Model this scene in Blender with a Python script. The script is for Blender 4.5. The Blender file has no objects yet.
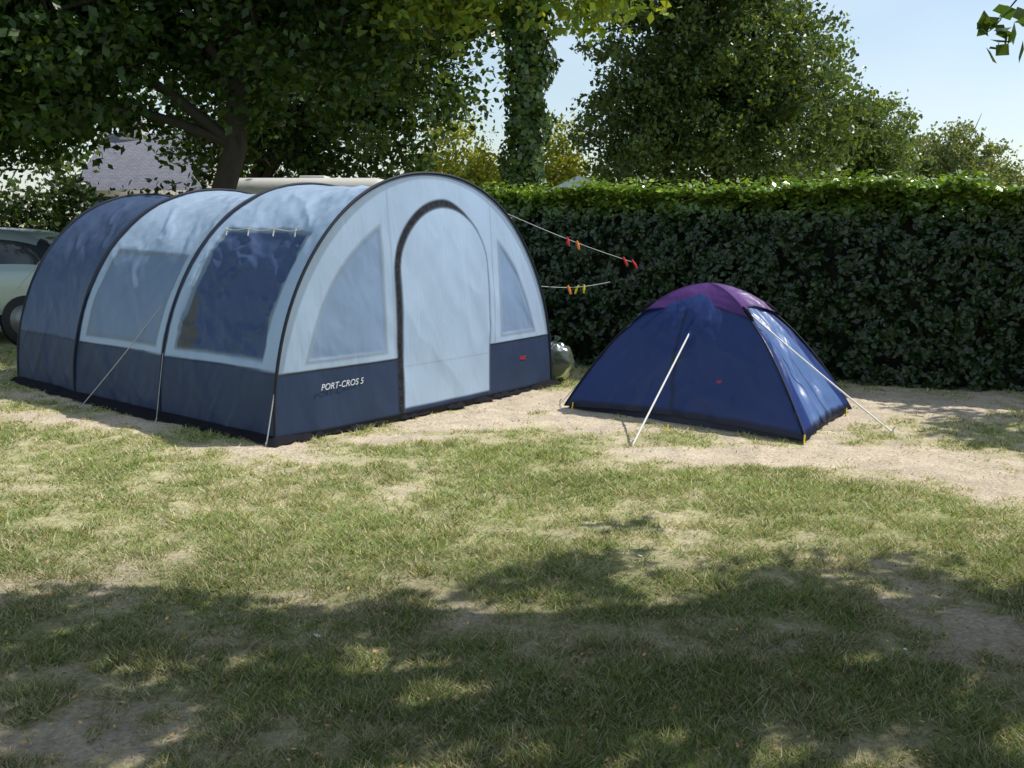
import bpy, math, numpy as np
from mathutils import Vector, Matrix
rng=np.random.default_rng(7)
sc=bpy.context.scene
sc.view_settings.view_transform='Standard'; sc.view_settings.look='None'; sc.view_settings.exposure=0
TH=math.radians(9.6); CH=1.6; FP=1000.0
# ---------- camera
cam=bpy.data.cameras.new('camera'); co=bpy.data.objects.new('camera',cam); sc.collection.objects.link(co)
cam.sensor_width=36; cam.lens=FP/1024*36; cam.clip_end=2000; cam.clip_start=.05
co.location=(0,0,CH); co.rotation_euler=(math.pi/2-TH,0,0); sc.camera=co
# survey helpers (used to read positions off the photo once)
def rayp(u,v,y):
    x=(u-512)/FP; q=-(v-384)/FP
    d=np.array([x,math.cos(TH)+q*math.sin(TH),-math.sin(TH)+q*math.cos(TH)])
    return np.array([0,0,CH])+d*(y/d[1])
def gnd(u,v):
    x=(u-512)/FP; q=-(v-384)/FP
    d=np.array([x,math.cos(TH)+q*math.sin(TH),-math.sin(TH)+q*math.cos(TH)])
    return np.array([0,0,CH])+d*(-CH/d[2])
# ---------- light
EL=math.radians(51); az=np.array([0.965,0.26]); az/=np.linalg.norm(az)
S=np.array([az[0]*math.cos(EL),az[1]*math.cos(EL),math.sin(EL)])
sl=bpy.data.lights.new('sun','SUN'); so=bpy.data.objects.new('sun',sl); sc.collection.objects.link(so)
sl.energy=5.0; sl.angle=math.radians(.5); sl.color=(1,.965,.9)
so.rotation_euler=Vector(S).to_track_quat('Z','Y').to_euler(); so.location=(20,10,30)
w=bpy.data.worlds.new('World'); sc.world=w; w.use_nodes=True
nt=w.node_tree; bg=nt.nodes['Background']
sky=nt.nodes.new('ShaderNodeTexSky'); sky.sky_type='NISHITA'; sky.sun_disc=False
sky.sun_elevation=EL; sky.sun_rotation=math.atan2(az[0],az[1]); sky.air_density=1.0; sky.dust_density=.6
tc=nt.nodes.new('ShaderNodeTexCoord'); mp=nt.nodes.new('ShaderNodeMapping'); mp.inputs['Scale'].default_value=(1,1,3)
nz=nt.nodes.new('ShaderNodeTexNoise'); nz.inputs['Scale'].default_value=2.2; nz.inputs['Detail'].default_value=7
cr=nt.nodes.new('ShaderNodeValToRGB'); cr.color_ramp.elements[0].position=.35; cr.color_ramp.elements[1].position=.75
cr.color_ramp.elements[0].color=(0.05,)*3+(1,); cr.color_ramp.elements[1].color=(.8,)*3+(1,)
mx=nt.nodes.new('ShaderNodeMix'); mx.data_type='RGBA'; mx.inputs[7].default_value=(5.9,6.8,7.4,1)
nt.links.new(tc.outputs['Generated'],mp.inputs[0]); nt.links.new(mp.outputs[0],nz.inputs['Vector'])
nt.links.new(nz.outputs[0],cr.inputs[0]); nt.links.new(cr.outputs[0],mx.inputs[0])
nt.links.new(sky.outputs[0],mx.inputs[6]); nt.links.new(mx.outputs[2],bg.inputs[0]); bg.inputs[1].default_value=.14

# ---------- noise
def vnoise(x,y,seed=0):
    r=np.random.default_rng(seed).random((256,256))
    x=np.asarray(x,float);y=np.asarray(y,float)
    xi=np.floor(x).astype(int);yi=np.floor(y).astype(int);fx=x-xi;fy=y-yi
    fx=fx*fx*(3-2*fx);fy=fy*fy*(3-2*fy)
    a=r[xi%256,yi%256];b=r[(xi+1)%256,yi%256];c=r[xi%256,(yi+1)%256];d=r[(xi+1)%256,(yi+1)%256]
    return (a*(1-fx)+b*fx)*(1-fy)+(c*(1-fx)+d*fx)*fy
def fbm(x,y,seed=0,o=4):
    s=0;a=.5;n=0
    for i in range(o):
        s=s+a*vnoise(x*2**i+i*17.3,y*2**i+i*9.1,seed+i);n+=a;a*=.5
    return s/n
def sstep(a,b,x):
    t=np.clip((x-a)/(b-a),0,1);return t*t*(3-2*t)

# ---------- mesh helpers
def empty(name,loc=(0,0,0)):
    o=bpy.data.objects.new(name,None);o.location=loc;sc.collection.objects.link(o);o.empty_display_size=.3
    bpy.context.view_layer.update();return o
def np_mesh(name,V,F,mat=None,col=None,smooth=False,parent=None):
    V=np.asarray(V,float);F=np.asarray(F,int);k=F.shape[1]
    me=bpy.data.meshes.new(name);me.vertices.add(len(V));me.vertices.foreach_set('co',V.ravel())
    me.loops.add(F.size);me.loops.foreach_set('vertex_index',F.ravel().astype(np.int32))
    me.polygons.add(len(F));me.polygons.foreach_set('loop_start',(np.arange(len(F))*k).astype(np.int32))
    me.update(calc_edges=True)
    if smooth: me.polygons.foreach_set('use_smooth',np.ones(len(F),bool))
    if col is not None:
        c=np.ones((len(V),4));c[:,:3]=col
        at=me.color_attributes.new('Col','FLOAT_COLOR','POINT');at.data.foreach_set('color',c.ravel())
    o=bpy.data.objects.new(name,me);sc.collection.objects.link(o)
    if mat: me.materials.append(mat)
    if parent: o.parent=parent
    return o
def gridF(n,m):
    i,j=np.meshgrid(np.arange(n-1),np.arange(m-1),indexing='ij');a=(i*m+j).ravel()
    return np.stack([a,a+1,a+m+1,a+m],1)
def tubeVF(P,R,k=8,off=0):
    P=np.asarray(P,float);n=len(P);R=np.broadcast_to(np.asarray(R,float),(n,))
    T=np.gradient(P,axis=0);T/=np.linalg.norm(T,axis=1)[:,None]+1e-9
    ref=np.array([0.13,0.31,.94]) if abs(T[0,2])<.8 else np.array([.95,.2,.1])
    A=np.cross(T,ref);A/=np.linalg.norm(A,axis=1)[:,None]+1e-9;B=np.cross(T,A)
    an=np.arange(k)*2*math.pi/k
    V=P[:,None,:]+R[:,None,None]*(A[:,None,:]*np.cos(an)[None,:,None]+B[:,None,:]*np.sin(an)[None,:,None])
    F=[]
    for i in range(n-1):
        for j in range(k):
            F.append((i*k+j,i*k+(j+1)%k,(i+1)*k+(j+1)%k,(i+1)*k+j))
    return V.reshape(-1,3),np.array(F)+off
def tube(name,P,R,mat,k=8,parent=None,smooth=True):
    V,F=tubeVF(P,R,k);return np_mesh(name,V,F,mat,None,smooth,parent)
def tubes(name,L,mat,k=7,parent=None):
    Vs=[];Fs=[];o=0
    for P,R in L:
        V,F=tubeVF(P,R,k,o);Vs.append(V);Fs.append(F);o+=len(V)
    return np_mesh(name,np.vstack(Vs),np.vstack(Fs),mat,None,True,parent)
def box(name,lo,hi,mat,parent=None,bev=0.0):
    lo=np.array(lo,float);hi=np.array(hi,float)
    V=[[ (lo,hi)[i][0],(lo,hi)[j][1],(lo,hi)[k][2]] for i in (0,1) for j in (0,1) for k in (0,1)]
    F=[(0,1,3,2),(4,6,7,5),(0,4,5,1),(2,3,7,6),(0,2,6,4),(1,5,7,3)]
    o=np_mesh(name,V,F,mat,parent=parent)
    if bev:
        m=o.modifiers.new('b','BEVEL');m.width=bev;m.segments=4
    return o
# ---------- materials
def mat_new(name):
    m=bpy.data.materials.new(name);m.use_nodes=True;return m,m.node_tree,m.node_tree.nodes['Principled BSDF']
def simple(name,c,rough=.6,metal=0,nscale=0,namt=.2,spec=.5,coat=0):
    m,t,p=mat_new(name);p.inputs['Base Color'].default_value=(*c,1);p.inputs['Roughness'].default_value=rough
    p.inputs['Metallic'].default_value=metal;p.inputs['Specular IOR Level'].default_value=spec;p.inputs['Coat Weight'].default_value=coat
    if nscale:
        g=t.nodes.new('ShaderNodeTexCoord');n=t.nodes.new('ShaderNodeTexNoise');n.inputs['Scale'].default_value=nscale;n.inputs['Detail'].default_value=6
        r=t.nodes.new('ShaderNodeMapRange');r.inputs[3].default_value=1-namt;r.inputs[4].default_value=1+namt
        x=t.nodes.new('ShaderNodeVectorMath');x.operation='SCALE';x.inputs[0].default_value=c
        t.links.new(g.outputs['Object'],n.inputs['Vector']);t.links.new(n.outputs[0],r.inputs[0]);t.links.new(r.outputs[0],x.inputs['Scale']);t.links.new(x.outputs[0],p.inputs['Base Color'])
    return m
def leafmat(name,trans=.35,rough=.42,tt=(1.25,1.25,.55),spec=.4):
    m,t,p=mat_new(name);a=t.nodes.new('ShaderNodeAttribute');a.attribute_name='Col'
    t.links.new(a.outputs['Color'],p.inputs['Base Color']);p.inputs['Roughness'].default_value=rough;p.inputs['Specular IOR Level'].default_value=spec
    v=t.nodes.new('ShaderNodeVectorMath');v.operation='MULTIPLY';v.inputs[1].default_value=tt
    t.links.new(a.outputs['Color'],v.inputs[0]);tr=t.nodes.new('ShaderNodeBsdfTranslucent');t.links.new(v.outputs[0],tr.inputs[0])
    mi=t.nodes.new('ShaderNodeMixShader');mi.inputs[0].default_value=trans
    t.links.new(p.outputs[0],mi.inputs[1]);t.links.new(tr.outputs[0],mi.inputs[2]);t.links.new(mi.outputs[0],t.nodes['Material Output'].inputs[0]);return m
def fabric(name,trans=.3,rough=.45,bump=.35,spec=.35,ws=5.0):
    m,t,p=mat_new(name);a=t.nodes.new('ShaderNodeAttribute');a.attribute_name='Col'
    g=t.nodes.new('ShaderNodeTexCoord')
    mpn=t.nodes.new('ShaderNodeMapping');mpn.inputs['Scale'].default_value=(1,1,.35);mpn.inputs['Rotation'].default_value=(.3,.5,.2)
    n=t.nodes.new('ShaderNodeTexNoise');n.inputs['Scale'].default_value=ws;n.inputs['Detail'].default_value=4;n.inputs['Distortion'].default_value=.8
    t.links.new(g.outputs['Object'],mpn.inputs[0]);t.links.new(mpn.outputs[0],n.inputs['Vector'])
    b=t.nodes.new('ShaderNodeBump');b.inputs['Strength'].default_value=bump;b.inputs['Distance'].default_value=.04
    t.links.new(n.outputs[0],b.inputs['Height']);t.links.new(b.outputs[0],p.inputs['Normal'])
    n2=t.nodes.new('ShaderNodeTexNoise');n2.inputs['Scale'].default_value=2.5;n2.inputs['Detail'].default_value=8
    t.links.new(g.outputs['Object'],n2.inputs['Vector'])
    r=t.nodes.new('ShaderNodeMapRange');r.inputs[1].default_value=.3;r.inputs[2].default_value=.7;r.inputs[3].default_value=.94;r.inputs[4].default_value=1.04
    t.links.new(n2.outputs[0],r.inputs[0]);v=t.nodes.new('ShaderNodeVectorMath');v.operation='SCALE'
    t.links.new(a.outputs['Color'],v.inputs[0]);t.links.new(r.outputs[0],v.inputs['Scale']);t.links.new(v.outputs[0],p.inputs['Base Color'])
    p.inputs['Roughness'].default_value=rough;p.inputs['Specular IOR Level'].default_value=spec
    tr=t.nodes.new('ShaderNodeBsdfTranslucent');t.links.new(v.outputs[0],tr.inputs[0]);t.links.new(b.outputs[0],tr.inputs['Normal'])
    mi=t.nodes.new('ShaderNodeMixShader');mi.inputs[0].default_value=trans
    t.links.new(p.outputs[0],mi.inputs[1]);t.links.new(tr.outputs[0],mi.inputs[2]);t.links.new(mi.outputs[0],t.nodes['Material Output'].inputs[0]);return m
M_leaf=leafmat('leaf',.38,.38,(1.5,1.4,.5),.5);M_leafh=leafmat('laurel_leaf',.18,.3,spec=.6);M_grass=leafmat('grass_blade',.3,.6,(1.1,1.1,.7),spec=.2)
M_bark=simple('bark',(.05,.04,.03),.9,nscale=14,namt=.45)
M_fab=fabric('tent_fabric',.38,.48,.24,.3);M_fab2=fabric('dome_fabric',.25,.36,.35,.5,6)
M_black=simple('black_webbing',(.012,.012,.016),.9,spec=.1);M_pole=simple('pole_sleeve',(.018,.022,.035),.6,spec=.25)
M_cord=simple('guy_cord',(.45,.46,.45),.7);M_white=simple('white_webbing',(.75,.75,.7),.7)
M_yel=simple('yellow_peg',(.75,.6,.03),.5);M_or=simple('orange_peg',(.8,.22,.02),.5);M_red=simple('red_tag',(.6,.02,.02),.5)

# ---------- ground
TA=np.array([-1.64,6.88]);TB=np.array([.34,9.40]);
def blob(x,y,u,v,rx,ry):
    g=gnd(u,v);return np.exp(-(((x-g[0])/rx)**2+((y-g[1])/ry)**2))
def greenness(x,y):
    n=fbm(x*1.1,y*1.1,3,5);n2=fbm(x*4.5,y*4.5,11,4);n3=fbm(x*14,y*14,12,3)
    g=.70+(n-.5)*1.1+(n2-.5)*1.0+(n3-.5)*.8
    d=0
    for (u,v,rx,ry,a) in [(450,422,.6,.4,1.0),(560,400,.7,.4,1.1),(600,428,.4,.25,.8),(740,456,.8,.24,1.0),(850,458,.7,.38,1.1),(950,468,.6,.4,.9),(1010,495,.45,.35,.7),(385,440,.4,.22,.9),(340,462,.5,.13,.5),(640,452,.5,.12,.5),
        (60,393,.9,.3,.95),(160,422,.8,.25,.9),(250,448,.5,.2,.8),(20,420,1.0,.3,.4),(700,415,1.3,.6,.9),(130,745,.7,.28,.8),(0,690,.3,.25,.4),(50,588,.45,.2,.6),(940,600,.25,.5,.4),(1015,640,.2,.45,.5),(700,640,.6,.25,.35),(870,745,.4,.2,.4),(620,398,.9,.5,.6),
        (900,400,1.4,.8,.8),(160,560,.6,.12,.3)]:
        d=d+a*blob(x,y,u,v,rx,ry)
    for (u,v,rx,ry,a) in [(520,455,.6,.22,.8),(640,482,1.1,.28,.4),(900,495,.7,.2,.3),(620,730,.5,.25,.3),(300,680,.9,.4,.3),(300,520,1.6,.4,.15)]:
        d=d-a*blob(x,y,u,v,rx,ry)
    return np.clip(g-d,0,1)
def gcoord(lo,hi,step,ext):
    a=np.arange(lo,hi,step);e=hi+np.cumsum(step*1.25**np.arange(1,ext));f=lo-np.cumsum(step*1.25**np.arange(1,ext));return np.concatenate([f[::-1],a,e])
gx=gcoord(-6.5,6.5,.035,42);gy=gcoord(1.2,12.5,.035,42)
X,Y=np.meshgrid(gx,gy,indexing='ij');x=X.ravel();y=Y.ravel()
g=greenness(x,y)
near=((np.abs(x)<8)&(y>-2)&(y<14))
z=np.where(near,(fbm(x*2,y*2,21,4)-.5)*.03+(fbm(x*12,y*12,25,3)-.5)*.016,0)
dirt=np.array([.60,.50,.375]);straw=np.array([.50,.445,.265]);grn=np.array([.31,.325,.14])
m1=sstep(.0,.35,g)[:,None];m2=sstep(.3,.8,g)[:,None]
c=dirt*(1-m1)+straw*m1;c=c*(1-m2)+grn*m2
c=c*(1-.38*sstep(5.2,3.6,y))[:,None]  # nearer turf darkened: the foreground tree shade put into its colour
c=c*(.74+.52*fbm(x*9,y*9,33,4))[:,None]
m,t,p=mat_new('turf');a=t.nodes.new('ShaderNodeAttribute');a.attribute_name='Col'
gg=t.nodes.new('ShaderNodeTexCoord');n=t.nodes.new('ShaderNodeTexNoise');n.inputs['Scale'].default_value=45;n.inputs['Detail'].default_value=8;n.inputs['Roughness'].default_value=.75
t.links.new(gg.outputs['Object'],n.inputs['Vector']);r=t.nodes.new('ShaderNodeMapRange');r.inputs[1].default_value=.3;r.inputs[2].default_value=.7;r.inputs[3].default_value=.5;r.inputs[4].default_value=1.4
t.links.new(n.outputs[0],r.inputs[0]);v=t.nodes.new('ShaderNodeVectorMath');v.operation='SCALE';t.links.new(a.outputs['Color'],v.inputs[0]);t.links.new(r.outputs[0],v.inputs['Scale']);t.links.new(v.outputs[0],p.inputs['Base Color'])
p.inputs['Roughness'].default_value=.95;p.inputs['Specular IOR Level'].default_value=.1
b=t.nodes.new('ShaderNodeBump');b.inputs['Strength'].default_value=.8;b.inputs['Distance'].default_value=.02;t.links.new(n.outputs[0],b.inputs['Height']);t.links.new(b.outputs[0],p.inputs['Normal'])
F=gridF(len(gx),len(gy))[:,::-1]
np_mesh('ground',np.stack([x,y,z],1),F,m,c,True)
def gz(xx,yy): return (fbm(xx*2,yy*2,21,4)-.5)*.03+(fbm(xx*12,yy*12,25,3)-.5)*.016
# ---------- grass blades
def grass(N):
    yy=2.2*np.exp(rng.random(N)*math.log(12/2.2));xx=(rng.random(N)*2-1)*(.58*yy+.35)
    g=greenness(xx,yy);tuft=fbm(xx*7,yy*7,50,3)
    keep=rng.random(N)<np.clip(g*1.15+(tuft-.5)*2.0,.05,1)*sstep(.02,.2,g+.06)
    # no blades through the tent floors
    d=np.array([-.77,.638]);wv=np.array([.618,.787]);q=np.stack([xx,yy],1)-TA
    ta=q@wv;td=q@d;keep&=~((ta>.02)&(ta<3.2)&(td>0.02)&(td<4.3))
    xx=xx[keep];yy=yy[keep];g=g[keep];tuft=tuft[keep];n=len(xx)
    zz=gz(xx,yy)-.004
    h=(.012+.022*rng.random(n)+.06*np.clip(tuft-.5,0,1))*(.65+.55*g);wd=.0013+.00055*yy*(.6+rng.random(n)*.6)
    an=rng.random(n)*2*math.pi;le=.4+rng.random(n)*1.5;an2=rng.random(n)*2*math.pi
    B=np.stack([xx,yy,zz],1);W=np.stack([np.cos(an),np.sin(an),0*an],1)*wd[:,None]
    T=B+np.stack([np.cos(an2)*h*le,np.sin(an2)*h*le,h],1)
    V=np.stack([B-W,B+W,T],1).reshape(-1,3);F=np.arange(3*n).reshape(n,3)
    dry=rng.random(n)<(.88-.62*g)
    cg=np.array([.28,.36,.105])[None]*(.45+.95*rng.random(n))[:,None]
    cg[:,0]*=.75+.6*rng.random(n);cg*=(.7+.6*fbm(xx*2.3,yy*2.3,58,3))[:,None]
    cs=np.array([.68,.61,.38])[None]*(.5+.7*rng.random(n))[:,None]
    c=np.where(dry[:,None],cs,cg)*(1-.36*sstep(5.2,3.6,yy))[:,None];return V,F,np.repeat(c,3,0)  # near blades darkened likewise, foreground shade included in blade colour
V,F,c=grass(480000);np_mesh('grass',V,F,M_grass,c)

# ---------- leaves
def leaves(C,size,up=.3,width=.55,base=(.05,.1,.02),var=.5,yellow=.25,nrm=None):
    C=np.asarray(C);n=len(C);N=rng.normal(size=(n,3));
    if nrm is not None: N=N*.55+nrm
    N[:,2]+=up*1.5;N/=np.linalg.norm(N,axis=1)[:,None]
    A=np.cross(N,rng.normal(size=(n,3)));A/=np.linalg.norm(A,axis=1)[:,None]+1e-9;B=np.cross(N,A)
    s=(size*(.6+.8*rng.random(n)))[:,None]*.5
    V=np.stack([C-A*s,C+A*s*.1+B*s*width-N*s*.18,C+A*s-N*s*.25,C+A*s*.1-B*s*width-N*s*.18],1).reshape(-1,3)
    i=np.arange(n)*4;F=np.concatenate([np.stack([i,i+1,i+2],1),np.stack([i,i+2,i+3],1)])
    base=np.asarray(base,float);c=(base[None] if base.ndim==1 else base)*(1-var/2+var*rng.random(n))[:,None];yl=(rng.random(n)<yellow)
    c[yl]*=np.array([1.7,1.35,1.0]);return V,F,np.repeat(c,4,0)
def crown_pts(ells,nclump,per,spread,shell=.45,flat=.7):
    vol=np.array([e[1][0]*e[1][1]*e[1][2] for e in ells])**.8;vol/=vol.sum();P=[];CC=[]
    for (c,r),f in zip(ells,vol):
        k=max(3,int(nclump*f));d=rng.normal(size=(k,3));d/=np.linalg.norm(d,axis=1)[:,None]
        q=rng.random(k)**shell*(.82+.3*rng.random(k));cc=np.array(c)+d*q[:,None]*np.array(r);CC.append(cc)
    CC=np.vstack(CC);sp=spread*(.5+rng.random(len(CC)))
    P=CC[:,None,:]+np.clip(rng.normal(size=(len(CC),per,3)),-1.9,1.9)*sp[:,None,None]*np.array([1,1,flat])
    return P.reshape(-1,3),CC
def limbset(base,top,CC,r0,n=14):
    base=np.array(base,float);top=np.array(top,float);L=[]
    k=10;tt=np.linspace(0,1,k)[:,None];tr=base+(top-base)*tt;tr[1:-1,:2]+=rng.normal(size=(k-2,2))*r0*.25
    rr=r0*(1.15-.75*tt[:,0]);rr[0]*=1.35;L.append((tr,rr))
    for j in rng.choice(len(CC),min(n,len(CC)),replace=False):
        s=tr[rng.integers(4,k-1)];e=CC[j];mid=(s+e)/2+np.array([0,0,.25])+rng.normal(size=3)*.15
        q=np.linspace(0,1,7)[:,None];P=s*(1-q)**2+2*mid*q*(1-q)+e*q*q
        L.append((P,r0*.42*(1-.88*q[:,0])))
        for _ in range(2):
            s2=P[rng.integers(3,6)];e2=s2+rng.normal(size=3)*.5;L.append((np.array([s2,(s2+e2)/2+.04,e2]),[r0*.13,r0*.08,r0*.03]))
    return L
def tree(name,base,top,ells,nclump,per,spread,size,r0,col=(.045,.09,.018),yellow=.2,nl=14,up=.3,extra=None,shell=.45,mat=None):
    e=empty(name);P,CC=crown_pts(ells,nclump,per,spread,shell)
    if extra is not None: P=np.vstack([P,extra])
    P=P[P[:,2]>.25]
    V,F,c=leaves(P,size,up,.6,col,.8,yellow)
    np_mesh('foliage',V,F,mat or M_leaf,c,parent=e);tubes('trunk_and_limbs',limbset(base,top,CC,r0,nl),M_bark,parent=e);return e
# left big tree
tree('broadleaf_tree',(-3.75,13.4,0),(-3.6,13.4,5.6),[((-6.6,13.3,4.6),(2.6,2.4,2.5)),((-4.2,13.8,5.2),(2.4,2.2,2.6)),((-2.0,13.6,4.9),(1.9,2,2.2)),((-8.6,13,3.9),(2.0,2.0,2.0)),((-5.6,12.4,3.3),(1.5,1.2,.9))],
     1150,90,.24,.118,.18,(.036,.078,.012),.25,22)
# darker trees further back on the left
tree('broadleaf_tree',(-4.9,19,0),(-4.6,19,4.5),[((-2.6,19,4.0),(2.2,1.8,2.2)),((-4.8,19.5,3.6),(1.8,1.8,1.9)),((-1.2,18.5,5.6),(1.8,1.6,1.4))],420,70,.26,.14,.15,(.04,.08,.015),.2,10)
tree('broadleaf_tree',(-11.5,19,0),(-11.5,19,4.5),[((-12,19,4.0),(2.6,2,3.0)),((-9.4,20.5,4.9),(2.2,2,1.9))],420,70,.28,.14,.2,(.07,.135,.02),.3,10)
# ivy clad tree
iv=empty('ivy_covered_tree')
k=14;tt=np.linspace(0,1,k);tr=np.stack([.02+.12*np.sin(tt*4)+.15*tt,13+0*tt,tt*6],1)
tubes('trunk',[(tr,.16*(1.15-.5*tt))]+limbset(tr[7],tr[-1],np.array([[-1.1,13,4.3],[1.5,13.1,4.6],[.9,12.8,5.2],[-.8,13.4,5.6],[1.9,12.9,5.4]]),.1,5),M_bark,parent=iv)
n=9000;q=rng.random(n);an=rng.random(n)*2*math.pi;rad=(.14+.42*np.clip(fbm(q*14,an*1.0,91,3)-.2,0,1))*(.55+.5*rng.random(n)**.4)
P=np.stack([np.interp(q*5.4/6,tt,tr[:,0])+np.cos(an)*rad,13+np.sin(an)*rad,q*5.4],1)
V,F,c=leaves(P,.085,.2,.75,(.07,.13,.028),.7,.3,np.stack([np.cos(an),np.sin(an),0*an],1));np_mesh('ivy',V,F,M_leafh,c,parent=iv)
P,CC=crown_pts([((.85,13,5.25),(1.6,1.3,1.45)),((-.9,13,5.1),(1.2,1.2,1.3)),((-1.0,12.9,3.9),(.6,.5,.45))],190,60,.24,.3)
V,F,c=leaves(P,.13,.3,.6,(.17,.25,.035),.7,.4);np_mesh('foliage',V,F,M_leaf,c,parent=iv)
# right trees beyond the hedge
tree('broadleaf_tree',(4.6,22,0),(4.5,22,6),[((4.1,22,5.2),(2.6,2.5,3.2)),((5.7,22,3.7),(1.85,2.2,2.4)),((3.15,22,3.4),(1.8,2,2.2)),((3.7,22,7.3),(2.3,2.2,2.0))],1700,60,.17,.11,.24,(.08,.13,.042),.25,16)
tree('broadleaf_tree',(9.1,26,0),(9.1,26,4),[((9.0,26,3.1),(1.2,1.3,1.7)),((8.0,26,2.8),(1.1,1,1.8))],420,55,.16,.11,.16,(.095,.15,.05),.25,6)
tree('broadleaf_tree',(13.1,30,0),(13.1,30,3),[((12.6,30,2.8),(1.7,1.8,1.4)),((14.2,30,2.2),(1.2,1.3,1.0))],420,55,.18,.11,.18,(.13,.175,.075),.25,6)
# bright shrubs behind the tents
tree('shrub',(-1.1,23,0),(-1.1,23,2),[((-1.3,23,2.6),(1.0,.9,1.35)),((-.4,23,2.0),(.8,.8,.9))],140,60,.18,.1,.08,(.24,.29,.045),.4,5)
tree('shrub',(1.0,24,0),(1.0,24,2),[((1.05,24,2.4),(.75,.8,1.25))],100,60,.18,.1,.08,(.24,.29,.05),.4,5)
tree('shrub',(-8,17.5,0),(-8,17.5,1.4),[((-9.4,17.5,1.2),(1.0,.7,1.2)),((-7.6,17.6,1.1),(1.2,.7,1.15)),((-5.9,17.6,1.1),(1.1,.7,1.2))],170,60,.2,.12,.07,(.03,.06,.014),.2,8)
P,_=crown_pts([((-24+3.2*i,36+rng.random()*3,1.5),(2.6,1.6,1.6+rng.random()*1.2)) for i in range(20)],900,40,.4,.2)
P=P[P[:,2]>0];V,F,c=leaves(P,.26,.3,.6,(.06,.10,.03),.6,.3);np_mesh('distant_hedgerow',V,F,M_leaf,c)

# ---------- hedge
A=np.array([-1.2,11.25]);Bp=np.array([7.2,7.75]);hd=(Bp-A);HL=np.linalg.norm(hd);hd/=HL;hn=np.array([hd[1],-hd[0]])
def hpt(s,d,z):
    return np.stack([A[0]+hd[0]*s-hn[0]*d,A[1]+hd[1]*s-hn[1]*d,z],-1)
def hH(s): return 1.86+.04*s/HL+.06*(fbm(s*1.3,0*s,61,3)-.5)*2
he=empty('hedge')
ns=160
s=np.linspace(0,HL,ns);prof=[(.26,0),(.24,.5),(.24,1.0),(.26,1.4),(.34,1.58),(.5,1.70),(.9,1.72),(1.0,1.6),(1.0,0)]
V=np.array([hpt(np.array(ss),np.array(d+.05*rng.normal()*.5),np.array(zz*hH(np.array(ss))/1.83)) for ss in s for d,zz in prof])
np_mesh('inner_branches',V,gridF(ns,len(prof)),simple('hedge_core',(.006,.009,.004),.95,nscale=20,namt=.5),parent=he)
n=62000;ss=rng.random(n)*HL;zz=rng.random(n)**.85*1.86*hH(ss)/1.86
cl=fbm(ss*2.6,zz*2.6,71,3);fine=fbm(ss*9,zz*9,75,2)
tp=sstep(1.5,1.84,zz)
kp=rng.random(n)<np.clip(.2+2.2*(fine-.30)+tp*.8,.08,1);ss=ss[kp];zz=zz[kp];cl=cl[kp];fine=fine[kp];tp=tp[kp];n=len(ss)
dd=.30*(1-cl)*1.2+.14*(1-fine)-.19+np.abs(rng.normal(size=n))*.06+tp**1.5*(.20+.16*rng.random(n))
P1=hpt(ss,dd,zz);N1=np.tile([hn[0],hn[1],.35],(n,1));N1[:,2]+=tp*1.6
c1=np.tile([.020,.046,.010],(n,1))*(1-tp)[:,None]+np.array([.13,.215,.03])*tp[:,None]  # shade and sun put into leaf colour: dark face, bright upper band
n2=28000;s2=rng.random(n2)*HL;d2=.15+rng.random(n2)**1.2*.95;z2=hH(s2)+(fbm(s2*3,d2*3,72,3)-.5)*.16-np.abs(rng.normal(size=n2))*.04+(rng.random(n2)<.08)*rng.random(n2)*.12
P2=hpt(s2,d2,z2);N2=np.tile([0,0,1.0],(n2,1));c2=np.tile([.17,.275,.035],(n2,1))  # top growth coloured brighter, sunlight included in the leaf colour
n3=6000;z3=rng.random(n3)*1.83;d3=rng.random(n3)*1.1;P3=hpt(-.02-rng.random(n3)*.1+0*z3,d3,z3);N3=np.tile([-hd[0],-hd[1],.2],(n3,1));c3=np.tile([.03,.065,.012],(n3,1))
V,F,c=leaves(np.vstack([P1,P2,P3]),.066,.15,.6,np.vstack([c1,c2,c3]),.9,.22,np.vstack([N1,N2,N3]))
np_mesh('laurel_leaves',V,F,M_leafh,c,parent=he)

# ---------- shade trees (out of frame right): real crowns whose shade falls on the lawn
edge_u=[-100,30,200,350,512,660,770,850,900,1000,1150];edge_v=[600,572,592,578,560,548,545,566,548,585,600]
eg=np.array([gnd(u,v)[:2] for u,v in zip(edge_u,edge_v)])
def shade(n,x0,x1,y0,gapseed,hlo,hhi,edge=True,y1=None,thr=.36):
    out=[]
    while len(out)<n:
        gx_=x0+(x1-x0)*rng.random();ye=np.interp(gx_,eg[:,0],eg[:,1])-.14 if edge else y1
        gy_=y0+(ye-y0)*rng.random()**(.85 if edge else 1)
        if fbm(gx_*3.6,gy_*3.6,gapseed,2)<thr and rng.random()<.97: continue
        if edge:
            hole=max(float(blob(gx_,gy_,960,640,.28,.4)),float(blob(gx_,gy_,730,660,.2,.12)),float(blob(gx_,gy_,600,625,.2,.1)),float(blob(gx_,gy_,20,590,.3,.2)),float(blob(gx_,gy_,870,740,.18,.08)),float(blob(gx_,gy_,20,725,.15,.08)))
            if rng.random()<hole: continue
        h=hlo+(hhi-hlo)*rng.random();out.append(np.array([gx_,gy_,0])+S*h/S[2])
    return np.array(out)
def shade_tree(name,base,top,CC,per,sp,size,r0,nl,extra=None,col=(.05,.1,.02)):
    e=empty(name);P=(CC[:,None,:]+np.clip(rng.normal(size=(len(CC),per,3)),-1.4,1.4)*sp*np.array([1,1,.6])).reshape(-1,3)
    if extra is not None: P=np.vstack([P,extra])
    V,F,c=leaves(P,size,.5,.65,col,.6,.2);np_mesh('foliage',V,F,M_leaf,c,parent=e)
    tubes('trunk_and_limbs',limbset(base,top,CC,r0,nl),M_bark,parent=e);return e
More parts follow.
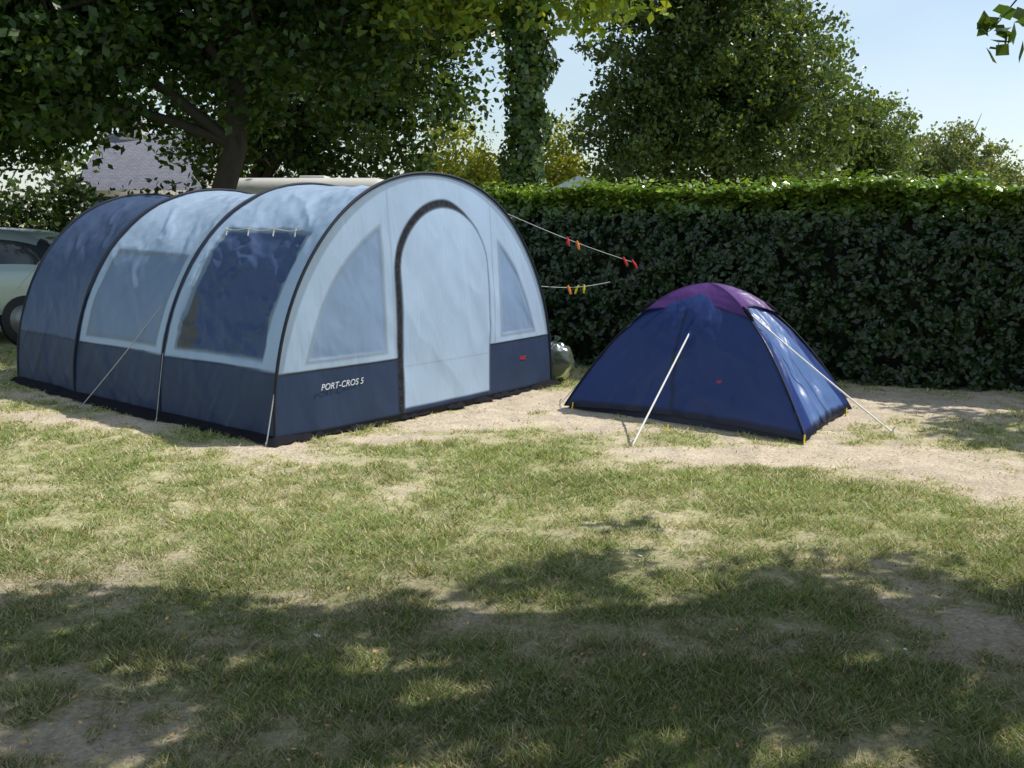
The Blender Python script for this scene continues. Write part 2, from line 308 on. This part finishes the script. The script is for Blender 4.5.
CC=shade(680,-3.6,3.4,1.0,81,3.2,4.2,thr=.45)
tw=np.vstack([rayp(1006+14*rng.normal(),20+11*rng.normal(),5.6)[None]+rng.normal(size=(4,3))*.05 for _ in range(8)])
e=shade_tree('shade_tree',(4.1,4.3,0),(3.7,4.4,4.2),CC,34,.105,.10,.2,26,tw)
a0=rayp(1075,-60,5.5);a1=rayp(1000,20,5.6);tube('hanging_twig',np.linspace(a0,a1,5)+np.array([0,0,.02])*np.sin(np.linspace(0,3,5))[:,None],[.012,.01,.008,.005,.003],M_bark,parent=e)
CC=shade(80,3.3,5.6,6.6,88,3.4,5,False,8.3,.42)
shade_tree('shade_tree',(8.9,10.6,0),(8.3,9.5,4.6),CC,40,.14,.11,.16,12)

# ---------- tunnel tent
tt_e=empty('tunnel_tent')
C0=np.array([-.65,8.14])
wv=np.array([.63,.777]);dv=np.array([-.772,.636])
def TL(a,t,z):
    a=np.asarray(a,float);t=np.asarray(t,float);z=np.asarray(z,float)
    a,t,z=np.broadcast_arrays(a,t,z)
    return np.stack([C0[0]+wv[0]*a+dv[0]*t,C0[1]+wv[1]*a+dv[1]*t,z],-1)
HT=[0,1.46,2.86,4.12];HH=[1.925,1.87,1.84,1.81];HW=[1.62,1.62,1.60,1.52];NN=2.12
def Hh(t): return np.interp(t,HT,HH)
def Ww(t): return np.interp(t,HT,HW)
def sec(phi,t,grow=0.0):
    W=Ww(t)+grow;H=Hh(t)+grow;cp=np.cos(phi);sp=np.sin(phi)
    return W*np.sign(cp)*np.abs(cp)**(2/NN),H*np.abs(sp)**(2/NN)
LB=np.array([.49,.63,.81]);DK=np.array([.045,.072,.14]);SL=np.array([.10,.15,.27]);WN=np.array([.24,.335,.49]);BK=np.array([.010,.011,.015]);CU=np.array([.075,.12,.24])
def mixc(c,n,m): m=np.asarray(m)[...,None];return c*(1-m)+n*m
def crease(a,b,seed,sx,sy,sharp=3.0):
    n=fbm(a*sx,b*sy,seed,3);return 1-np.clip(np.abs(n-.5)*sharp*2,0,1)
# fly body
nt_,nph=360,420
t=np.linspace(0,HT[-1],nt_);ph=np.linspace(0,math.pi,nph);T,PH=np.meshgrid(t,ph,indexing='ij')
si=np.clip(np.searchsorted(HT,T,side='right')-1,0,2);h0=np.array(HT)[si];h1=np.array(HT)[si+1];fr=(T-h0)/(h1-h0)
sag=-.075*np.sin(math.pi*fr)**.8*(.35+.65*np.sin(PH))
a_,z_=sec(PH,T)
arc=PH*2.2;env=np.sin(math.pi*fr)**.5
wr=(fbm(T*1.8+arc*1.2,arc*.9-T*.6,101,4)-.5)*.07*env
wr+=(crease(T+arc*.6,arc*.5-T*.35,105,2.6,2.0)-.3)*.016*env+(crease(T-arc*.45,arc*.5+T*.3,109,3.2,1.8)-.3)*.012*env
incurt=(si==0)*sstep(.18,.28,T)*sstep(1.4,1.3,T)*(a_<0)*sstep(.5,.6,z_)*sstep(1.55,1.45,z_)
wr+=incurt*((crease(T*1.2+arc*1.0,arc-T*.5,115,3.0,2.5)-.4)*.036-.02)
wr+=-.006*env*np.abs(np.sin(arc*22+fbm(T*2,arc*3,119,2)*6))*np.exp(-np.minimum(fr,1-fr)/.06)
rad=np.hypot(a_,z_);k=1+(sag+wr)/rad
A_=a_*k;Z_=np.maximum(z_*(1+(sag+wr)*np.sin(PH)/rad),0)
left=(A_<0)
c=np.ones(T.shape+(3,))*LB
c=mixc(c,SL,(si==2)*1.0)
e_=lambda d,w=.012: sstep(-w,w,d)
side=left*1.0
def quadwin(t0,t1,z0,z1,slope): 
    zt=z1+slope*(T-t0);return e_(T-t0)*e_(t1-T)*e_(Z_-z0)*e_(zt-Z_)*side
wq=quadwin(1.58,2.74,.56,1.28,.02);wi=quadwin(1.62,2.70,.6,1.24,.02)
c=mixc(c,LB*.5,wq);c=mixc(c,WN,wi)
zwav=.025*(fbm(T*4,T*0,191,3)-.5)*2
wq=e_(T-.20)*e_(1.34-T)*e_(Z_-.56)*e_(1.49+zwav-Z_)*side;wi=e_(T-.24)*e_(1.30-T)*e_(Z_-.58)*e_(1.455+zwav-Z_)*side
c=mixc(c,LB*.5,wq);c=mixc(c,CU,wi)
tri=e_((T-1.10)*2.6-(Z_-.62)*1.0)*wi*e_(1.0-Z_);c=mixc(c,np.array([.12,.12,.105]),tri*.85)
c=mixc(c,DK,e_(.50-Z_));c=mixc(c,DK*.5,e_(.008-np.abs(Z_-.50),.006))
c=mixc(c,BK,e_(.055-Z_))
for hh in HT: c=mixc(c,SL*.5,e_(.03-np.abs(T-hh),.006))
V=TL(A_,T,Z_).reshape(-1,3);np_mesh('flysheet',V,gridF(nt_,nph),M_fab,c.reshape(-1,3),True,tt_e)
q=np.linspace(0,1,30);Q,PH2=np.meshgrid(q,ph[::4],indexing='ij');aa,zz_=sec(PH2,HT[-1]+0*Q)
V=TL(aa*(1-Q),HT[-1]+.55*np.sin(Q*math.pi/2)*(1-.5*zz_/1.84)+0*zz_,zz_*(1-Q)).reshape(-1,3)
np_mesh('rear_panel',V,gridF(30,len(ph[::4])),M_fab,np.tile(SL,(len(V),1)),True,tt_e)
# front panel
na,nzv=380,260
av=np.linspace(-1,1,na);av=np.sin(av*math.pi/2);kv=np.linspace(0,1,nzv);AA,KK=np.meshgrid(av,kv,indexing='ij')
HF=HH[0];WF=HW[0]
top=HF*(np.clip(1-np.abs(AA)**NN,0,1))**(1/NN);Zf=KK*top;Af=AA*WF
edge=np.clip(1-np.hypot(Af/WF,Zf/HF),0,1);em=np.minimum(edge*6,1)
bul=.07*np.sin(np.clip(edge*1.6,0,1)*math.pi/2)+(fbm(Af*1.6,Zf*1.1,131,3)-.5)*.05*em+((crease(Af+Zf*.5,Zf*.5-Af*.3,133,2.2,1.6)-.3)*.007+(crease(Af-Zf*.6,Zf*.4,137,2.6,1.6)-.3)*.006)*em
c=np.ones(Af.shape+(3,))*LB*1.02
c=mixc(c,DK,e_(.49-Zf));c=mixc(c,BK*1.5,e_(.008-np.abs(Zf-.49),.006))
ins=1-(np.abs(Af/(WF*.87))**NN+np.abs(Zf/(HF*.86))**NN)
for sgn,a0 in((-1,-.57),(1,.80)):
    m_=e_((Af-a0)*sgn)*e_(Zf-.54)*e_(ins,.02);mi_=e_((Af-a0)*sgn-.03)*e_(Zf-.57)*e_(ins-.04,.02)
    c=mixc(c,LB*.68,m_);c=mixc(c,WN*1.25,mi_)
    bul=bul-mi_*(.012-.012*(fbm(Af*5+Zf*3,Zf*3-Af*2,139,3)))
for a0 in(-.49,.72): c=mixc(c,LB*.65,e_(.006-np.abs(Af-a0),.005)*e_(Zf-.5)*.8)
dc,dh,dz0,dtop=.12,.53,1.12,1.66
def door(ex):
    el=1-np.sqrt(((Af-dc)/(dh+ex))**2+(np.clip(Zf-dz0,0,9)/(dtop-dz0+ex))**2)
    return el*(dh+ex)
c=mixc(c,LB*1.06,e_(door(0)))
c=mixc(c,BK*1.3,e_(.008-np.abs(door(0)),.006)*.6)
bw=.062*sstep(.42,.0,(Af-dc))+.002
dd_=door(0.0);c=mixc(c,BK*2.0+.02*(fbm(Af*60,Zf*60,7,1)>.5)[...,None],e_(dd_+bw)*e_(-dd_)*((Af<dc+.42)*1.0))
c=mixc(c,DK*.9,e_(.09-Zf)*e_(door(0)))
c=mixc(c,LB*.75,e_(.005-np.abs(Zf-.42),.005)*e_(door(0))*.6)
c=mixc(c,BK,e_(.055-Zf))
c=mixc(c,LB*.7,e_(.035-edge*1.6,.008)*e_(Zf-.5))
V=TL(Af,-bul,Zf).reshape(-1,3);np_mesh('front_panel',V,gridF(na,nzv),M_fab,c.reshape(-1,3),True,tt_e)
for i,tq in enumerate(HT):
    p_=np.linspace(0,math.pi,90);a1,z1=sec(p_,tq,.003);a1=a1+(fbm(p_*3,p_*0,140+i,2)-.5)*.02
    tube('pole_%d'%(i+1),TL(a1,tq,z1),.0125,M_pole,8,tt_e)
# mud skirt
line=np.concatenate([TL(-np.interp(np.linspace(4.1,0,60),HT,HW),np.linspace(4.1,0,60),0),TL(np.linspace(-1.6,1.6,60),0,0)])
ctr=TL(0,2,0)
outw=line-ctr;outw[:,2]=0;outw/=np.linalg.norm(outw,axis=1)[:,None]
wob=.05+.09*rng.random(len(line))
V=np.stack([line+np.array([0,0,.06]),line+outw*(wob*.5)[:,None]+np.array([0,0,1])*(.03+.03*rng.random(len(line)))[:,None],line+outw*wob[:,None]+np.array([0,0,.014])],1).reshape(-1,3)
np_mesh('mud_skirt',V,gridF(len(line),3),M_black,None,True,tt_e)
def guy(i,p,g_,mat,r,par,sag=.02):
    q=np.linspace(0,1,12)[:,None];P=p*(1-q)+g_*q;P[:,2]-=sag*np.sin(q[:,0]*math.pi)
    tube('guy_line_%d'%i,P,r,mat,5,par)
    tube('peg_%d'%i,np.array([g_+[0,0,-.05],g_+[0,0,.03],g_+[.012,0,.045]]),.005,M_cord,6,par)
def hp(tq,zq,sgn=-1):
    H=Hh(tq);W=Ww(tq);return TL(sgn*W*(1-(zq/H)**NN)**(1/NN),tq,zq)
guy(1,hp(1.46,1.15),gnd(80,408),M_cord,.0045,tt_e);guy(2,hp(2.86,1.3),gnd(2,377),M_cord,.0045,tt_e)
guy(3,hp(0,.62),gnd(266,447),M_cord,.0045,tt_e,0);guy(4,hp(4.12,1.2),gnd(-40,352),M_cord,.004,tt_e);guy(5,hp(1.46,.55),gnd(156,424),M_cord,.003,tt_e,0)
for i,tq in enumerate((.35,.62,.95,1.25)):
    p0=hp(tq,1.5);tube('toggle_%d'%i,np.array([p0+[-.02,-.03,0],p0+[-.03,-.04,-.06]]),.006,M_white,6,tt_e)
p0=hp(.25,1.5)+np.array([-.02,-.03,0]);p1=hp(1.28,1.5)+np.array([-.02,-.03,0]);s_=np.linspace(0,1,12)[:,None];tube('blind_cord',p0*(1-s_)+p1*s_-np.array([0,0,.02])*np.abs(np.sin(s_*9)),.003,M_white,5,tt_e)
def text(s_,p,size,mat,name,par,right,nrm):
    cu=bpy.data.curves.new(name,'FONT');cu.body=s_;cu.size=size;cu.extrude=.001;cu.shear=.25
    o=bpy.data.objects.new(name,cu);sc.collection.objects.link(o);cu.materials.append(mat)
    X_=Vector(right).normalized();Zv=Vector(nrm).normalized();Yv=Zv.cross(X_)
    M=Matrix((X_,Yv,Zv)).transposed().to_4x4();M.translation=Vector(p);o.matrix_world=M;o.parent=par
fn=(-dv[0],-dv[1],0)
def fsurf(a0,z0):
    i=np.argmin(np.hypot(Af-a0,Zf-z0));return float(bul.ravel()[i])
text('PORT-CROS 5',TL(-1.25,-max(fsurf(-1.25,.36),fsurf(-1.0,.36),fsurf(-.85,.36))-.004,.345),.066,simple('print',(.6,.63,.66),.7),'lettering',tt_e,(wv[0],wv[1],0),fn)
text('ABEL',TL(1.06,-max(fsurf(1.06,.32),fsurf(1.2,.32))-.004,.31),.045,M_red,'badge',tt_e,(wv[0],wv[1],0),fn)

# ---------- dome tent
de=empty('dome_tent')
cs=np.array([[.44,8.25],[2.09,6.93],[2.80,8.10],[1.22,9.42]]);ap=np.array([1.60,8.16]);HZ=1.01;EX=1.9
NV=np.array([.020,.046,.195])
def dome(name,r0,r1,lift,colf,nr=60,nu=200):
    r=np.linspace(r0,r1,nr);u=np.linspace(0,4,nu,endpoint=True);R,U=np.meshgrid(r,u,indexing='ij')
    k=np.floor(U).astype(int)%4;f=U-np.floor(U);c0=cs[k];c1=cs[(k+1)%4]
    base=c0*(1-f)[...,None]+c1*f[...,None]
    mid=np.sin(math.pi*f)
    XY=ap+(base-ap)*R[...,None]
    z=HZ*(1-R**EX)
    out=(base-ap);out/=np.linalg.norm(out,axis=-1)[...,None]+1e-9
    be=np.where(k==0,.05,.0)*mid*np.sin(R*math.pi)
    wr=(fbm(U*5+R*2,R*4,151,4)-.5)*.06*np.sin(np.clip(R,0,1)*math.pi)+(-np.abs(fbm(U*9,R*3+U*2,157,3)-.5))*.04*R*np.sin(R*2.9)
    wr+=(crease(f*2+R,R*1.5-f,163,2.2,2)-.3)*.03*mid*sstep(.2,.5,R)*sstep(1,.9,R)
    wr+=.012*np.sin(f*45+R*6+3*fbm(f*3,R*2,167,2))*sstep(.75,1.,R)*mid
    XY=XY+out*(be+wr)[...,None]
    z=z+lift+.045*mid*sstep(.75,1.,R)-.04*mid*np.sin(R*math.pi)
    V=np.stack([XY[...,0],XY[...,1],z],-1)
    c=colf(R,U,f,k);np_mesh(name,V.reshape(-1,3),gridF(nr,nu),M_fab2,c.reshape(-1,3),True,de)
def cf(R,U,f,k):
    c=np.ones(R.shape+(3,))*NV;dd=np.minimum(f,1-f)*R
    c=mixc(c,np.array([.12,.215,.46]),((k==1)*e_(np.minimum(f,1-f)-.15,.01))*.85)
    c=mixc(c,NV*.45,e_(.008-dd,.005));c=mixc(c,NV*.35,e_(.009-np.abs(f-.42-.1*(R-.4)),.004)*(k==0)*e_(R-.35))
    c=mixc(c,NV*.5,e_(.007-np.abs(f-.5),.004)*(k==1)*e_(R-.35))
    c=mixc(c,np.array([.01,.012,.03]),e_(R-.975,.008))
    return c
dome('flysheet',.0,1.0,.02,cf,90,280)
PU=np.array([.12,.038,.22])
r=np.linspace(.001,1,30);u=np.linspace(0,4,161);R0,U=np.meshgrid(r,u,indexing='ij');k=np.floor(U).astype(int)%4;f=U-np.floor(U)
lim=.47-.13*np.sin(math.pi*f)+.07*(k==0)*np.exp(-((f-.5)/.13)**2);R=R0*lim
base=cs[k]*(1-f)[...,None]+cs[(k+1)%4]*f[...,None];XY=ap+(base-ap)*R[...,None]
z=HZ*(1-R**EX)+.045-.04*np.sin(math.pi*f)*np.sin(R*math.pi)+(fbm(U*4,R*9,171,3)-.5)*.03*R0
c=np.ones(R.shape+(3,))*PU;c=mixc(c,PU*.45,e_(.008-np.minimum(f,1-f)*R,.005));c=mixc(c,PU*.3,e_(R0-.965,.01))
np_mesh('cap',np.stack([XY[...,0],XY[...,1],z],-1).reshape(-1,3),gridF(30,161),M_fab2,c.reshape(-1,3),True,de)
def dpt(corner,R,l=.02):
    q=ap+(cs[corner]-ap)*R;return np.array([q[0],q[1],HZ*(1-R**EX)+l])
for i in range(4):
    P=np.array([dpt(i,r_,.022) for r_ in np.linspace(.02,1,30)]);tube('pole_%d'%(i+1),P,.007,M_pole,6,de)
    P=np.array([dpt(i,r_,.045) for r_ in np.linspace(.37,.48,4)]);tube('cap_strap_%d'%(i+1),P,[.006,.018,.016,.006],M_black,6,de)
V=[]
for cc_ in cs:
    V+= [[*(ap+(cc_-ap)*.965),.005],[*(ap+(cc_-ap)*.95),.10]]
F=[(2*i,2*((i+1)%4),2*((i+1)%4)+1,2*i+1) for i in range(4)];np_mesh('groundsheet_tub',V,F,simple('tub',(.012,.014,.035),.5),parent=de)
mid=(cs[0]*.5+cs[1]*.5);fq=ap+(mid-ap)*.42
pA=rayp(693,326,fq[1]-.05)
guy(1,pA,gnd(632,446),M_white,.0075,de,0);guy(2,dpt(1,.42,.05),gnd(893,433),M_white,.007,de,.01)
guy(3,dpt(0,.45,.04),gnd(560,404),M_white,.004,de,.0)
for i,(u_,v_) in enumerate(((667,433),(572,410),(804,444),(846,416))):
    g_=gnd(u_,v_);tube('yellow_strap_%d'%i,np.array([g_+[.0,0,.0],g_+[.01,.03,.06]]),.006,M_yel,6,de)
tube('pole_hook',np.array([pA+[0,0,.01],pA+[.01,-.02,-.07]]),.01,M_yel,6,de)
text('iiii',rayp(716,383,7.40),.04,M_red,'label',de,(cs[1][0]-cs[0][0],cs[1][1]-cs[0][1],0),(-.5,-.62,.5))

# ---------- clothesline
ce=empty('clothesline')
p0=hp(0,1.62,1);p1=rayp(632,262,9.9)
def wire(nm,p,q_,r,sag):
    s_=np.linspace(0,1,14)[:,None];P=p*(1-s_)+q_*s_;P[:,2]-=sag*np.sin(s_[:,0]*math.pi);tube(nm,P,r,M_cord,5,ce);return P
W1=wire('line_1',p0,p1,.003,.02);W2=wire('line_2',hp(0,.95,1),rayp(610,282,9.9),.003,.03)
for i,(W_,k_,mt) in enumerate(((W1,6,M_red),(W1,7,M_or),(W1,13,M_red),(W1,12,M_red),(W2,5,M_or),(W2,7,M_yel),(W2,8,M_yel))):
    b_=W_[k_];a_r=rng.normal()*.02;tube('peg_%d'%i,np.array([b_+[0,0,.02],b_+[a_r,0,-.03],b_+[a_r*1.5,0,-.065]]),[.008,.013,.008],mt,4,ce)

# clear plastic bag between the tents
bm_c=gnd(556,383)
u_=np.linspace(0,math.pi,24);v_=np.linspace(0,2*math.pi,40);U,Vv=np.meshgrid(u_,v_,indexing='ij')
rr=.17*(1+.35*(fbm(U*3.5,Vv*2.5,201,3)-.5))
V=np.stack([bm_c[0]+rr*np.sin(U)*np.cos(Vv),bm_c[1]+.1+rr*.8*np.sin(U)*np.sin(Vv),.19+rr*1.1*np.cos(U)],-1).reshape(-1,3)
m,t_,p_=mat_new('plastic');p_.inputs['Base Color'].default_value=(.16,.20,.15,1);p_.inputs['Roughness'].default_value=.15;p_.inputs['Transmission Weight'].default_value=.6
bg_e=empty('carrier_bag');np_mesh('bag',V,gridF(24,40),m,None,True,bg_e)
kn=np.array([bm_c[0],bm_c[1]+.1,.36]);tube('knot',np.array([kn,kn+[0,0,.04],kn+[.02,0,.08]]),[.04,.015,.04],m,8,bg_e)

# ---------- litter on the lawn
n=3600;yy=2.4*np.exp(rng.random(n)*math.log(9/2.4));xx=(rng.random(n)*2-1)*.56*yy;P=np.stack([xx,yy,gz(xx,yy)+.014],1)
V,F,c=leaves(P,.02,2.2,.5,(.30,.22,.12),1.3,.3);np_mesh('fallen_leaves',V,F,M_grass,c)
P=np.array([gnd(u,v)+[0,0,.025] for u,v in((318,641),(430,541),(905,655),(640,560))])
V,F,c=leaves(P,.028,3,.8,(.75,.73,.68),.1,0);np_mesh('paper_scraps',V,F,simple('paper',(.75,.73,.68),.8))

# ---------- parked car
def car(x0,y0):
    e=empty('parked_car')
    paint=simple('car_paint',(.36,.44,.42),.3,.35,coat=.6);glass=simple('car_glass',(.03,.04,.045),.06,spec=.8);rub=simple('tyre',(.02,.02,.02),.85);al=simple('alloy',(.22,.22,.22),.4,.6)
    st=[(-2.0,.55,.58,.62,.55,.32),(-1.93,.66,.68,.74,.66,.24),(-1.5,.80,.84,.82,.7,.2),(-1.0,.86,.92,.84,.7,.2),(-.85,.88,.98,.84,.7,.2),(-.25,.90,1.38,.85,.58,.2),(.2,.92,1.44,.85,.6,.2),(.8,.93,1.43,.85,.6,.2),(1.35,.95,1.36,.84,.58,.2),(1.75,.95,1.05,.82,.62,.22),(1.92,.86,.9,.76,.6,.28),(1.97,.5,.52,.7,.6,.33)]
    V=[];
    for x_,b_,r_,w_,rw,l_ in st:
        for (yy,zz) in [(0,l_),(w_*.9,l_),(w_*1.0,l_+.12),(w_*1.02,(l_+b_)/2+.08),(w_,b_-.03),(w_*.97,b_),(rw+.03,r_-.05),(rw*.85,r_),(0,r_+.01)]:
            V.append((x_,yy,zz))
    nsx=len(st);K=9;V=np.array(V);F=gridF(nsx,K);Vm=V.copy();Vm[:,1]*=-1;F2=F[:,::-1]+len(V)
    Va=np.vstack([V,Vm]);Fa=np.vstack([F[:,::-1],F2[:, :]])
    Va[:,0]+=x0;Va[:,1]+=y0
    o=np_mesh('body',Va,Fa,paint,None,True,e);o.data.materials.append(glass)
    for p in o.data.polygons:
        i=(p.index%len(F));s_,k_=divmod(i,K-1)
        if k_==5 and 4<=s_<=8: p.material_index=1
        if k_>=6 and s_ in(4,8): p.material_index=1
    md=o.modifiers.new('s','SUBSURF');md.levels=2;md.render_levels=2
    for i,(xx,sd) in enumerate(((-1.28,-1),(1.25,-1),(-1.28,1),(1.25,1))):
        cy=y0+sd*.78
        for nm,rr,hw,mt in(('tyre',.31,.1,rub),('hub',.2,.112,al),('arch',.36,.06,M_black)):
            P=np.array([[x0+xx,cy-hw,.31],[x0+xx,cy-hw,.31],[x0+xx,cy+hw,.31],[x0+xx,cy+hw,.31]]);P[0,1]-=.0005;P[3,1]+=.0005
            tube('%s_%d'%(nm,i),P,[.02,rr,rr,.02],mt,28,e,False)
    for nm,xa,xb in(('pillar_1',-.28,-.3),('pillar_2',.42,.44)):
        tube(nm,np.array([[x0+xa,y0-.835,.92],[x0+xb,y0-.655,1.37]]),.02,M_black,6,e)
    box('door_handle',(x0+.5,y0-.885,.78),(x0+.68,y0-.855,.81),M_black,e,.01)
    box('side_mirror',(x0-.6,y0-.99,.9),(x0-.48,y0-.84,1.02),paint,e,.03)
    box('side_trim',(x0-.9,y0-.885,.5),(x0+.9,y0-.865,.55),M_black,e,.008)
    for sd in(-1,1): box('headlamp',(x0-1.95,y0+sd*.6-.13,.58),(x0-1.85,y0+sd*.6+.13,.70),glass,e,.03)
car(-7.25,13.2)

# ---------- caravan, house, marquee, other tent
ca=empty('caravan');cw=simple('caravan_white',(.66,.66,.63),.4,nscale=3,namt=.1)
box('body',(-4.55,15.2,.5),(-1.85,17.2,2.15),cw,ca,.2);box('window',(-4.0,15.18,1.3),(-3.1,15.21,1.85),simple('cglass',(.04,.045,.05),.1),ca,.01)
box('window_2',(-2.8,15.18,1.3),(-2.1,15.21,1.85),simple('cglass2',(.04,.045,.05),.1),ca,.01)
box('stripe',(-4.5,15.185,1.0),(-1.9,15.205,1.08),simple('stripe',(.2,.1,.05),.5),ca);box('roof_vent',(-3.3,15.8,2.14),(-2.9,16.3,2.20),cw,ca,.02)
for i,xx in enumerate((-3.6,-2.9)):
    tube('wheel_%d'%i,np.array([[xx,15.25,.3],[xx,15.251,.3],[xx,15.45,.3],[xx,15.451,.3]]),[.02,.3,.3,.02],M_black,24,ca,False)
ho=empty('stone_house');wl=simple('render_wall',(.45,.42,.38),.9,nscale=4,namt=.12)
m,t_,p_=mat_new('slate');bk=t_.nodes.new('ShaderNodeTexBrick');bk.inputs['Color1'].default_value=(.13,.13,.16,1);bk.inputs['Color2'].default_value=(.18,.175,.2,1);bk.inputs['Mortar'].default_value=(.06,.06,.07,1);bk.inputs['Scale'].default_value=3;bk.inputs['Mortar Size'].default_value=.02
g_=t_.nodes.new('ShaderNodeTexCoord');t_.links.new(g_.outputs['Object'],bk.inputs['Vector']);t_.links.new(bk.outputs[0],p_.inputs['Base Color']);p_.inputs['Roughness'].default_value=.8
hx0,hx1,hy0,hy1=-14.3,-10.6,34,40
box('walls',(hx0,hy0,0),(hx1,hy1,2.5),wl,ho)
V=[(hx0-.3,hy0-.3,2.4),(hx1+.3,hy0-.3,2.4),(hx1+.3,(hy0+hy1)/2,4.5),(hx0-.3,(hy0+hy1)/2,4.5),(hx0-.3,hy1+.3,2.4),(hx1+.3,hy1+.3,2.4)]
np_mesh('roof',V,[(0,1,2,3),(3,2,5,4)],m,parent=ho)
np_mesh('gables',[(hx1,hy0,2.5),(hx1,hy1,2.5),(hx1,(hy0+hy1)/2,4.4),(hx0,hy0,2.5),(hx0,hy1,2.5),(hx0,(hy0+hy1)/2,4.4)],[(0,1,2),(3,4,5)],wl,parent=ho)
box('chimney',(-14.0,36.6,4.0),(-13.2,37.4,5.1),wl,ho,.02)
for i,xx in enumerate((-14.0,-12.0)): box('window_%d'%i,(xx,hy0-.03,1.1),(xx+.9,hy0-.003,2.2),simple('hglass%d'%i,(.05,.06,.07),.1),ho)
ma=empty('garden_marquee');x_,y_=1.35,20
np_mesh('canopy',[(x_-.9,y_-.9,1.95),(x_+.9,y_-.9,1.95),(x_+.9,y_+.9,1.95),(x_-.9,y_+.9,1.95),(x_-.05,y_,2.36)],[(0,1,4),(1,2,4),(2,3,4),(3,0,4)],simple('canvas_white',(.75,.75,.75),.8),parent=ma)
for i,(a,b_) in enumerate(((-1,-1),(1,-1),(1,1),(-1,1))): tube('leg_%d'%i,np.array([[x_+a*.88,y_+b_*.88,0],[x_+a*.88,y_+b_*.88,1.96]]),.025,cw,6,ma)
# dark dome tent behind the car
de=empty('dome_tent');cs=np.array([[-13.2,18.5],[-10.4,17.6],[-9.3,20],[-12.2,21]]);ap=cs.mean(0);HZ=1.75
dome('flysheet',0,1,.02,lambda R,U,f,k:np.ones(R.shape+(3,))*np.array([.02,.03,.055]))
for i in range(4): tube('pole_%d'%(i+1),np.array([dpt(i,r_,.03) for r_ in np.linspace(.02,1,20)]),.015,M_cord,6,de)
